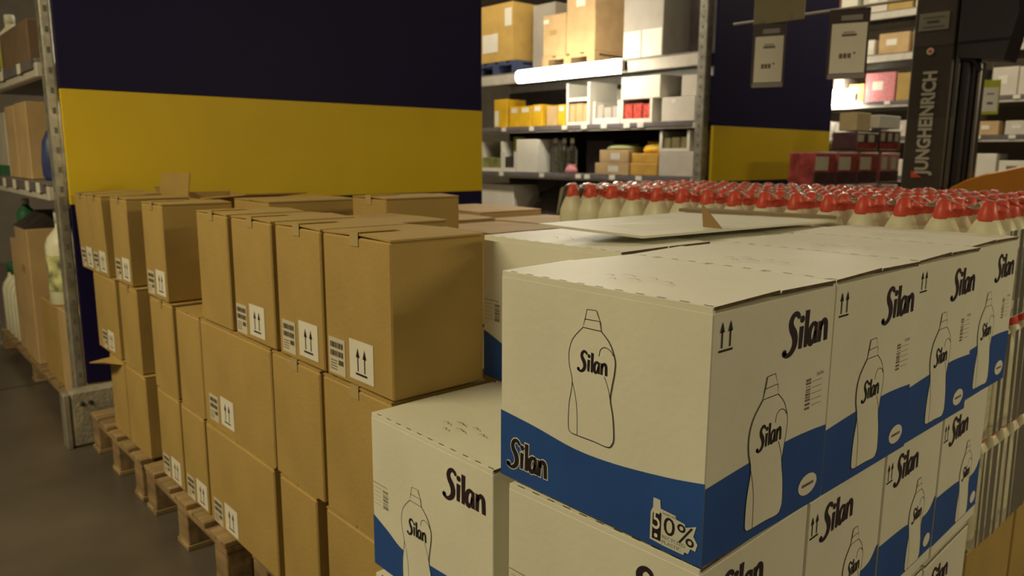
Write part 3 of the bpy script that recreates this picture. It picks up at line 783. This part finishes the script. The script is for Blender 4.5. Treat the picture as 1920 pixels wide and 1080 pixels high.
def small_pallet(label, x, y0, y1, z, h, m, dx=.9):
    r = thing('rack_pallet', label, 'pallet', (x, y0, z)); dy = y1-y0
    for i in range(4): MB().box(0, dx, i*dy/4*1.05, i*dy/4*1.05+dy*.19, h-.025, h).build('deck_board', m, r)
    MB().box(0, .09, 0, dy, h-.05, h-.0255).build('stringer_board', m, r)
    for yy in (0, dy/2-.06, dy-.12): MB().box(0, dx, yy, yy+.12, 0, h-.0505).build('block', m, r)
    return r
small_pallet('blue plastic pallet on the top shelf of the middle rack', X2, 7.72, 8.62, 2.636, .16, BLUEPL)
small_pallet('pale wooden pallet on the top shelf behind the tube', X2, 6.36, 7.26, 2.636, .15, KRAFT_PALE)
goods_box('shelf_carton', 'large ochre carton with a white label, left on the top shelf', 'carton', X2, 7.82, 8.62, 2.797, 3.55, .8, mat('ochre_card', (.55,.36,.10), .7, .06), [(.22,.18,.62,.50,PAPER),(.80,.6,.97,.9,PAPER)], G2)
goods_box('shelf_carton', 'grey-brown carton set back beside the ochre one', 'carton', X2+.25, 7.28, 7.70, 2.636, 3.5, .6, GREYC, None, G2)
goods_box('shelf_carton', 'shorter tan carton on the pale pallet', 'carton', X2, 6.84, 7.24, 2.787, 3.28, .7, KRAFT_PALE, [(0.02,.8,.25,.9,PAPER),(.3,.5,.6,.62,KRAFT)], G2)
goods_box('shelf_carton', 'taller tan carton with a small white label on the pale pallet', 'carton', X2, 6.36, 6.83, 2.787, 3.75, .9, KRAFT_PALE, [(.35,.55,.65,.64,PAPER)], G2)
goods_box('shelf_carton', 'tall grey-white carton at the right end of the top shelf', 'carton', X2, 5.36, 5.92, 2.636, 3.7, .9, GREYC, [(.02,.01,.45,.28,PAPER),(.50,.01,.98,.28,PAPER)], G2)
goods_box('shelf_carton', 'dark carton at the right end of the top shelf by the post', 'carton', X2+.4, 4.90, 5.30, 2.636, 3.6, .6, DGREY, None, G2)
# middle shelf
Zm = 1.926
for (y0, y1, z1, n) in ((7.93,8.20,2.30,'tall yellow box with a cut-out front, leftmost on the middle shelf'),(7.45,7.68,2.19,'yellow box on the middle shelf, second from the left'),(7.69,7.88,2.19,'yellow box on the middle shelf, just right of the tall one'),(7.24,7.43,2.20,'yellow box on the middle shelf next to the tan packet'),(6.83,6.96,2.18,'narrow yellow box beside the white display frame')):
    goods_box('yellow_box', n, 'box', X2, y0, y1, Zm, z1, .35, YBOX, [(.2,.70,.8,.92,PAPER)] if z1 < 2.25 else [(.05,.05,.35,.6,PAPER)], 'yellow boxes on the middle shelf')
goods_box('tan_packet', 'tan packet between yellow boxes on the middle shelf', 'box', X2+.02, 6.99, 7.18, Zm, 2.17, .3, KRAFT_PALE, None, G2)
open_tray('display_box', 'tan display box with white posts on the middle shelf', X2, 6.42, 6.81, Zm, 2.21, .5, PAPER, KRAFT_PALE, .9, .12)
open_tray('display_box', 'empty white display frame stacked on the tan display box', X2, 6.42, 6.81, 2.211, 2.43, .5, PAPER, None, .5, .18)
open_tray('display_box', 'white open tray right of the stacked display boxes', X2, 5.94, 6.36, Zm, 2.19, .45, PAPER, GREYC, .8, .25)
goods_box('grey_box', 'grey box behind the white open tray', 'box', X2+.5, 6.00, 6.50, Zm, 2.37, .4, GREYC, None, G2)
open_tray('display_box', 'white display box with red packets in its window', X2, 5.47, 5.93, Zm, 2.188, .5, PAPER, REDG, .85, .18)
goods_box('white_box', 'white box on top of the one with red packets', 'box', X2, 5.37, 5.93, 2.19, 2.44, .5, PAPER, None, G2)
goods_box('white_box', 'light grey box at the right end of the middle shelf', 'box', X2, 4.90, 5.34, Zm, 2.185, .5, mat('pale_card', (.62,.58,.5), .6, .04), [(.3,.75,.45,.9,PAPER)], G2)
goods_box('white_box', 'light grey box stacked at the right end, against the post', 'box', X2+.02, 4.88, 5.10, 2.19, 2.41, .5, MATS['pale_card'], None, G2)
# lower shelf
Zl = 1.331
open_tray('display_box', 'white display box with green bottles, leftmost on the lower shelf', X2, 8.02, 8.50, Zl, 1.74, .5, PAPER, mat('olive_goods', (.22,.22,.07), .5, .3), .45, .12)
open_tray('display_box', 'narrow white display box with a lime bottle on the lower shelf', X2, 7.75, 8.01, Zl, 1.60, .5, PAPER, DGREY, .8, .2)
goods_box('lime_spray', 'lime green spray head standing in the narrow display box', 'bottle', X2+.12, 7.80, 7.93, 1.56, 1.80, .10, LIME, None)
goods_box('white_box', 'tall white box on the lower shelf right of the lime bottle', 'box', X2, 7.31, 7.74, Zl, 1.76, .5, PAPER, None, G2)
for i, (y, z) in enumerate(((7.14,Zl),(6.98,Zl),(6.84,Zl))):
    simple_bottle('clear_bottle', 'clear bottle in the dark gap of the lower shelf, %s from the left' % ORD[i], X2+.15, y, z, .44, .065, CLEARB, PAPER, 'clear bottles on the lower shelf')
goods_box('dark_box', 'dark box standing back on the lower shelf', 'box', X2+.35, 6.34, 6.78, Zl, 1.74, .4, DGREY, None, G2)
bag('pink_packet', 'small pink packet lying on the lower shelf', X2+.06, 6.76, Zl, .05, .09, .10, PINK)
LBLP = [(.4,.25,.7,.75,PAPER)]
goods_box('shelf_carton', 'brown carton with white label on the lower shelf, bottom of two', 'carton', X2, 5.78, 6.31, Zl, 1.468, .5, KRAFT_PALE, LBLP, G2)
goods_box('shelf_carton', 'brown carton with white label on the lower shelf, top of two', 'carton', X2, 5.79, 6.24, 1.47, 1.62, .5, KRAFT_PALE, LBLP, G2)
bag('green_bag', 'flat green bag on the two brown cartons', X2+.2, 6.0, 1.622, .18, .22, .06, mat('sage_bag', (.28,.30,.12), .5, .1))
goods_box('shelf_carton', 'orange carton on the lower shelf', 'carton', X2, 5.37, 5.76, Zl, 1.47, .5, OBOX, None, G2)
goods_box('shelf_carton', 'open orange carton stacked on the other orange one', 'carton', X2+.01, 5.37, 5.75, 1.472, 1.58, .5, OBOX, None, G2)
bag('yellow_bag', 'yellow bag on the orange cartons', X2+.2, 5.52, 1.582, .14, .16, .12, YBOX)
goods_box('white_box', 'wide white box at the right end of the lower shelf', 'box', X2, 4.89, 5.35, Zl, 1.60, .5, MATS['pale_card'], None, G2)
open_tray('display_box', 'white window box on the wide white box, lower shelf', X2, 4.95, 5.35, 1.602, 1.83, .5, PAPER, mat('olive2', (.20,.17,.08), .5, .2), .7, .15)
# under the lower shelf
pallet_low = small_pallet('wooden pallet on the floor under the middle rack', X2+.05, 7.0, 8.9, .001, .15, WOOD)
goods_box('white_box', 'white box low under the middle rack beside the yellow panel', 'box', X2+.05, 7.85, 8.60, .152, 1.15, .5, PAPER, None, G2)
bag('sack', 'dark sack low under the middle rack', X2+.4, 7.30, .152, .28, .45, .98, DGREY)
# tube lamps
def tube_lamp(label, x, y0, y1, z, h=.11, reach=.12):
    r = thing('tube_lamp', label, 'lamp', (x, (y0+y1)/2, z)); L = (y1-y0)/2
    MB().box(.03, .10, -L-.04, L+.04, -.05, .05, .01).build('housing', BEAM, r)
    vs = MB(); n = 10; P = []
    for k in range(n+1):
        a = math.pi/2+math.pi*k/n; P.append((.03+.06*math.cos(a), h/2*math.sin(a)))
    v = [(px, -L, pz) for px, pz in P]+[(px, L, pz) for px, pz in P]; m_ = n+1
    vs.add(v, [(i, i+1, m_+i+1, m_+i) for i in range(n)]+[tuple(range(m_))[::-1], tuple(range(m_, 2*m_))])
    vs.build('bloom_diffuser', TUBE, r, True)  # made thicker than the real tube, so the bloom is in the shape
    for sg in (-1, 1): MB().box(.0, .10, sg*(L+.02)-.02, sg*(L+.02)+.02, -.06, .06, .008).build('end_cap', PAPER, r)
    for sg in (-1, 1): MB().box(.10, .01+reach, sg*L*.6-.02, sg*L*.6+.02, .005, .035).build('bracket', GALV, r)
    return r
tube_lamp('glowing fluorescent tube on the top beam of the middle rack', 6.45, 5.53, 7.16, 2.503, .15, .44)

# ------------------------------------------------------------------ far rack along the right side
X3 = 12.8
rk3 = thing('pallet_rack', 'far metal rack in the background on the right', 'rack', (0, 0, 0))
for y in (2.3, 4.55, 7.3): rack_post(rk3, X3+.02, y, 4.6, .1, .1, holes=False)
for (za, zb) in ((1.16,1.26),(1.78,1.88),(2.34,2.44),(3.06,3.18),(3.72,3.84)): rack_level(rk3, X3, 2.3, 7.3, za, zb, 1.1, [2.6+.45*q for q in range(10)] if za < 3 else (), rail=za < 3)
X3 += .03
rr = random.Random(11)
cols = [PAPER, MATS['pale_card'], GREYC, KRAFT_PALE, DGREY, WCARD, KRAFT, PINK]
cn = {0:'white',1:'pale grey',2:'grey',3:'tan',4:'dark',5:'cream',6:'brown',7:'pink'}
def shelf_fill(z, zmax, y0, y1, lvl):
    y = y0; q = 0
    while y < y1-.15:
        if 4.30 < y < 4.64: y = 4.64
        lim = 4.48 if y < 4.48 else y1
        wv = min(rr.uniform(.24, .48), lim-y); hh = rr.uniform(.55, .95)*(zmax-z-.12); c = rr.choice((0,0,1,1,2,3,4,5,6,7))
        goods_box('far_carton', '%s carton on the %s shelf of the far rack, %s from its near end' % (cn[c], lvl, (ORD+['eighteenth','nineteenth','twentieth'])[q]), 'carton', X3, y, y+wv, z, z+hh, .5, cols[c], [(.25,.4,.6,.7,PAPER if c not in (0,5) else INKGREY)] if wv > .3 else None, 'goods on the far rack')
        y += wv+rr.uniform(.01, .10); q += 1
shelf_fill(1.261, 1.78, 2.4, 7.2, 'lowest'); shelf_fill(1.881, 2.34, 2.4, 7.2, 'second'); shelf_fill(2.441, 3.06, 2.4, 7.2, 'third'); shelf_fill(3.181, 3.72, 2.4, 7.2, 'fourth'); shelf_fill(3.841, 4.5, 2.4, 7.2, 'top')
tube_lamp('small glowing lamp beyond the second hanging sign', 12.62, 5.83, 6.30, 2.52, .26)

# shrink-wrapped drink packs in front of the far aisle
def drink_pack(label, x, y, z, dx, h, body, lid, n=3):
    r = thing('drink_pack', label, 'pack', (x, y, z), 0, 'shrink-wrapped drink packs')
    wv = dx/n
    for i in range(n):
        c = MB().box(i*wv+.004, (i+1)*wv-.004, 0, .28, 0, h*.92, .012).build('drink_carton', body, r)
        MB().box(i*wv+.02, i*wv+wv*.62, -.003, .002, h*.42, h*.80).build('front_print', PAPER, c)
        MB().box(i*wv+.004, (i+1)*wv-.004, -.002, .0025, h*.04, h*.36).build('lower_print', lid, c)
    f = MB().box(-.006, dx+.006, -.008, .288, h*.0, h*.94, .01).build('shrink_film', FILM, r)
    return r
wine = mat('drink_red', (.40,.07,.07), .4, .3, 12); plum = mat('drink_plum', (.10,.05,.07), .4, .2)
pallet('wooden pallet under the drink packs near the far panel', 7.38, 3.72, 2.1, .9, h=.15)
for j, z in enumerate((.151, .521, .891, 1.261)):
    for i in range(3):
        drink_pack('red and dark drink pack, %s layer, %s from the left' % (['bottom','second','third','fourth'][j], ORD[i]), 7.40+i*.50, 3.75, z, .46, .365, wine, plum, 1)
for j, z in enumerate((.151, .521, .891, 1.261)):
    drink_pack('pale drink pack under the tall column on the right, %s layer' % ['bottom','second','third','fourth'][j], 8.95, 3.75, z, .50, .365, PINK, plum, 2)
drink_pack('dark drink pack topping the column on the right', 8.90, 3.76, 1.631, .56, .24, plum, wine, 3)
drink_pack('dark drink pack on the third red pack', 8.32, 3.76, 1.631, .52, .20, plum, wine, 2)
goods_box('white_box', 'white carton on the very top of the drink packs', 'box', 8.90, 3.78, 4.0, 1.875, 2.02, .56, PAPER, None)
goods_box('shelf_carton', 'cream carton standing on the dark drink pack', 'carton', 8.38, 3.80, 4.00, 1.833, 2.03, .33, mat('cream_card', (.66,.54,.30), .6, .05), None)

# ------------------------------------------------------------------ reach truck with mast
fx = 6.0
tk = thing('stacker_truck', 'dark stacker truck with tall mast and amber yellow hood', 'forklift', (fx, 2.0, 0))
mc = MB().box(0, .10, .075, .36, .5, 3.3, .01).build('mast_cover', DARK, tk)
# vertical lettering, reading upwards on the aisle face
k = text_ink('JUNGHEINRICH', .035)
lm = lambda u, t, o: (-o, .145+t*.125, 1.42+u*.74)
lt = sheet(k, lm, .004, 'lettering', GREYTXT, mc); lt['label'] = 'silver upright company lettering'
tri = Ink().poly([(0,0),(.06,0),(.0,1.0)]) 
sheet(Ink().poly([(-.02,.55),(.05,1.15),(-.02,1.15)]), lm, .0035, 'red_corner_mark', REDPL, mc)
MB().box(-.004, 0, .13, .33, 2.445, 2.565).build('type_plate', mat('plate_grey', (.22,.20,.16), .4, .04), mc)
sheet(Ink().rect(.1,.1,.9,.16).rect(.1,.75,.9,.8).rect(.25,.4,.7,.55), lambda u, t, o: (-o, .32-u*.18, 2.455+t*.10), .006, 'plate_print', DARK, mc)
ring = Ink(); ring.disc(0, 0, 1, 1, 20)
sheet(ring, lambda u, t, o: (-o, .235-u*.024, 2.30+t*.024), .004, 'round_sticker', PAPER, mc)
sheet(Ink().disc(0,0,1,1,16), lambda u, t, o: (-o, .235-u*.014, 2.30+t*.014), .006, 'sticker_centre', REDPL, mc)
MB().box(.02, .10, .036, .072, .1, 3.3, .006).build('mast_rail', GALV if False else mat('mast_rail_grey', (.12,.11,.11), .3, .08, metal=.5), tk)
MB().box(.03, .10, -.075, .033, .1, 2.25, .01).build('mast_channel', BLACK, tk)
MB().box(.02, .10, -.105, -.078, .1, 2.2, .006).build('mast_rail', MATS['mast_rail_grey'], tk)
MB().tube([(.02,-.02,.3),(.02,-.02,2.2)], .022, 10).build('hydraulic_cylinder', BLACK, tk)
MB().tube([(.0,.02,2.235),(.0,-.05,2.215),(.0,-.10,2.14)], .016, 8).build('hose', BLACK, tk)
MB().add([(-.02,.05,2.24),(-.02,-.24,2.20),(-.02,-.30,2.50),(-.02,-.28,2.66),(-.02,.05,2.9),(.25,.05,2.24),(.25,-.24,2.20),(.25,-.30,2.50),(.25,-.28,2.66),(.25,.05,2.9)],
  [(0,1,2,3,4),(9,8,7,6,5),(0,5,6,1),(1,6,7,2),(2,7,8,3),(3,8,9,4),(4,9,5,0)]).build('head_cover', BLACK, tk)
hood = MB(); P = [(-1.0,1.0),(-1.0,1.42),(-.85,1.50),(-.62,1.497),(-.478,1.489),(-.405,1.468),(-.285,1.438),(-.161,1.392),(-.066,1.335),(-.03,1.25),(-.03,1.0)]
n = len(P); hood.add([(-.25, y, z) for y, z in P]+[(-.22, y, z+.012) for y, z in P]+[(.55, y, z+.012) for y, z in P]+[(.62, y, z-.02) for y, z in P],
  [tuple(range(n)), tuple(range(3*n, 4*n))[::-1]]+[(r*n+i, r*n+n+i, r*n+n+(i+1) % n, r*n+(i+1) % n) for r in range(3) for i in range(n)])
hood.build('hood', ORANGE, tk)
MB().box(-.15, .5, -.93, 0, .12, .999, .02).build('chassis', DARK, tk)
MB().lathe([(.16,0),(.17,.05),(.13,.10),(.05,.125)], seg=18).xf(Matrix.Translation((.10,-.62,1.505))).build('steering_dome', BLACK, tk, True)
for y in (-.8, -.2): MB().lathe([(.02,-.04),(.12,-.04),(.125,.0),(.12,.04),(.02,.04)], seg=18).xf(Matrix.Translation((.18,y,.125)) @ Matrix.Rotation(math.pi/2, 4, 'Y')).build('wheel', BLACK, tk, True)
for y in (-.15, .2): MB().box(.16, 1.25, y-.05, y+.05, .05, .10, .01).build('fork', BLACK, tk)
MB().box(.0, .16, -.23, .36, .02, .099, .01).build('mast_foot', BLACK, tk)

# ------------------------------------------------------------------ hanging price signs on a rod
sx = 5.0
rod = thing('sign_rod', 'thin horizontal rod carrying the hanging signs', 'rod', (sx, 2.6, 2.49))
MB().tube([(0,-.75,0),(0,.62,0)], .009, 8).build('bar', BEAM, rod)
for y in (-.5, .3): MB().tube([(0,y,.0),(0,y,2.0)], .003, 6).build('hanging_wire', GALV, rod)
bd = thing('notice_board', 'plain beige board clipped on the rod', 'board', (sx-.012, 2.86, 2.46)); 
MB().box(-.006, .0, -.19, .19, 0, .40, .002).build('sheet', BEIGE, bd)
for y in (-.1, .1): MB().box(-.010, .001, y-.01, y+.01, .01, .05).build('clip', GALV, bd)
def price_sign(label, y, z0, wd, h, rz):
    r = thing('price_sign', label, 'sign', (sx, y, z0), rz, 'hanging price signs')
    MB().box(-.008, .008, -wd/2-.012, wd/2+.02, 0, h+.09, .002).build('frame', FRAME, r)
    MB().box(-.011, -.0085, -wd/2, wd/2, .03, h).build('paper', mat('sign_paper_lit', (.93,.91,.82), .4, .02), r)  # whiter than the label paper, standing in for light falling on the signs
    MB().box(-.012, -.0085, -wd/2-.008, wd/2+.008, -.005, .026).build('lower_rail', FRAMEG, r)
    fm = lambda u, t, o: (-.011-o, wd/2-u*wd, .03+t*(h-.03))
    k = Ink()
    for (a, b, c, d) in ((.30,.74,.72,.79),(.34,.81,.66,.83)): k.rect(a, b, c, d)
    sheet(k, fm, .001, 'title_print', INKGREY, r)
    k = Ink()
    for q in range(3): k.rect(.26+q*.12, .30, .355+q*.12, .40)
    k.rect(.66, .38, .72, .42); sheet(k, fm, .001, 'price_print', INKGREY, r)
    k = Ink(); k.rect(.25, 1.06, .85, 1.16); sheet(k, fm, -.001, 'header_print', FRAMEG, r)
    MB().tube([(0,-.06,h+.09),(0,-.06,2.49-z0)], .003, 6).build('hook', GALV, r)
    return r
price_sign('hanging price sign with bright white paper, in front of the navy panel', 2.925, 2.035, .19, .34, .35)
price_sign('hanging price sign with greyish paper, beside the mast', 2.365, 2.055, .21, .34, .35)
ls = thing('price_sign', 'small lime-framed price sign right of the mast', 'sign', (9.0, 2.735, 1.99), .3)
MB().box(-.006, .006, -.085, .085, 0, .345, .002).build('frame', LIME, ls)
MB().box(-.009, -.0065, -.072, .072, .03, .27).build('paper', MATS['sign_paper_lit'], ls)
MB().box(-.0105, -.0092, -.03, .02, .10, .125).build('price_print', INKGREY, ls); MB().box(-.0105, -.0092, -.035, .03, .20, .212).build('title_print', INKGREY, ls)
MB().tube([(0,0,.345),(0,0,2.4)], .004, 6).build('hanging_wire', GALV, ls)
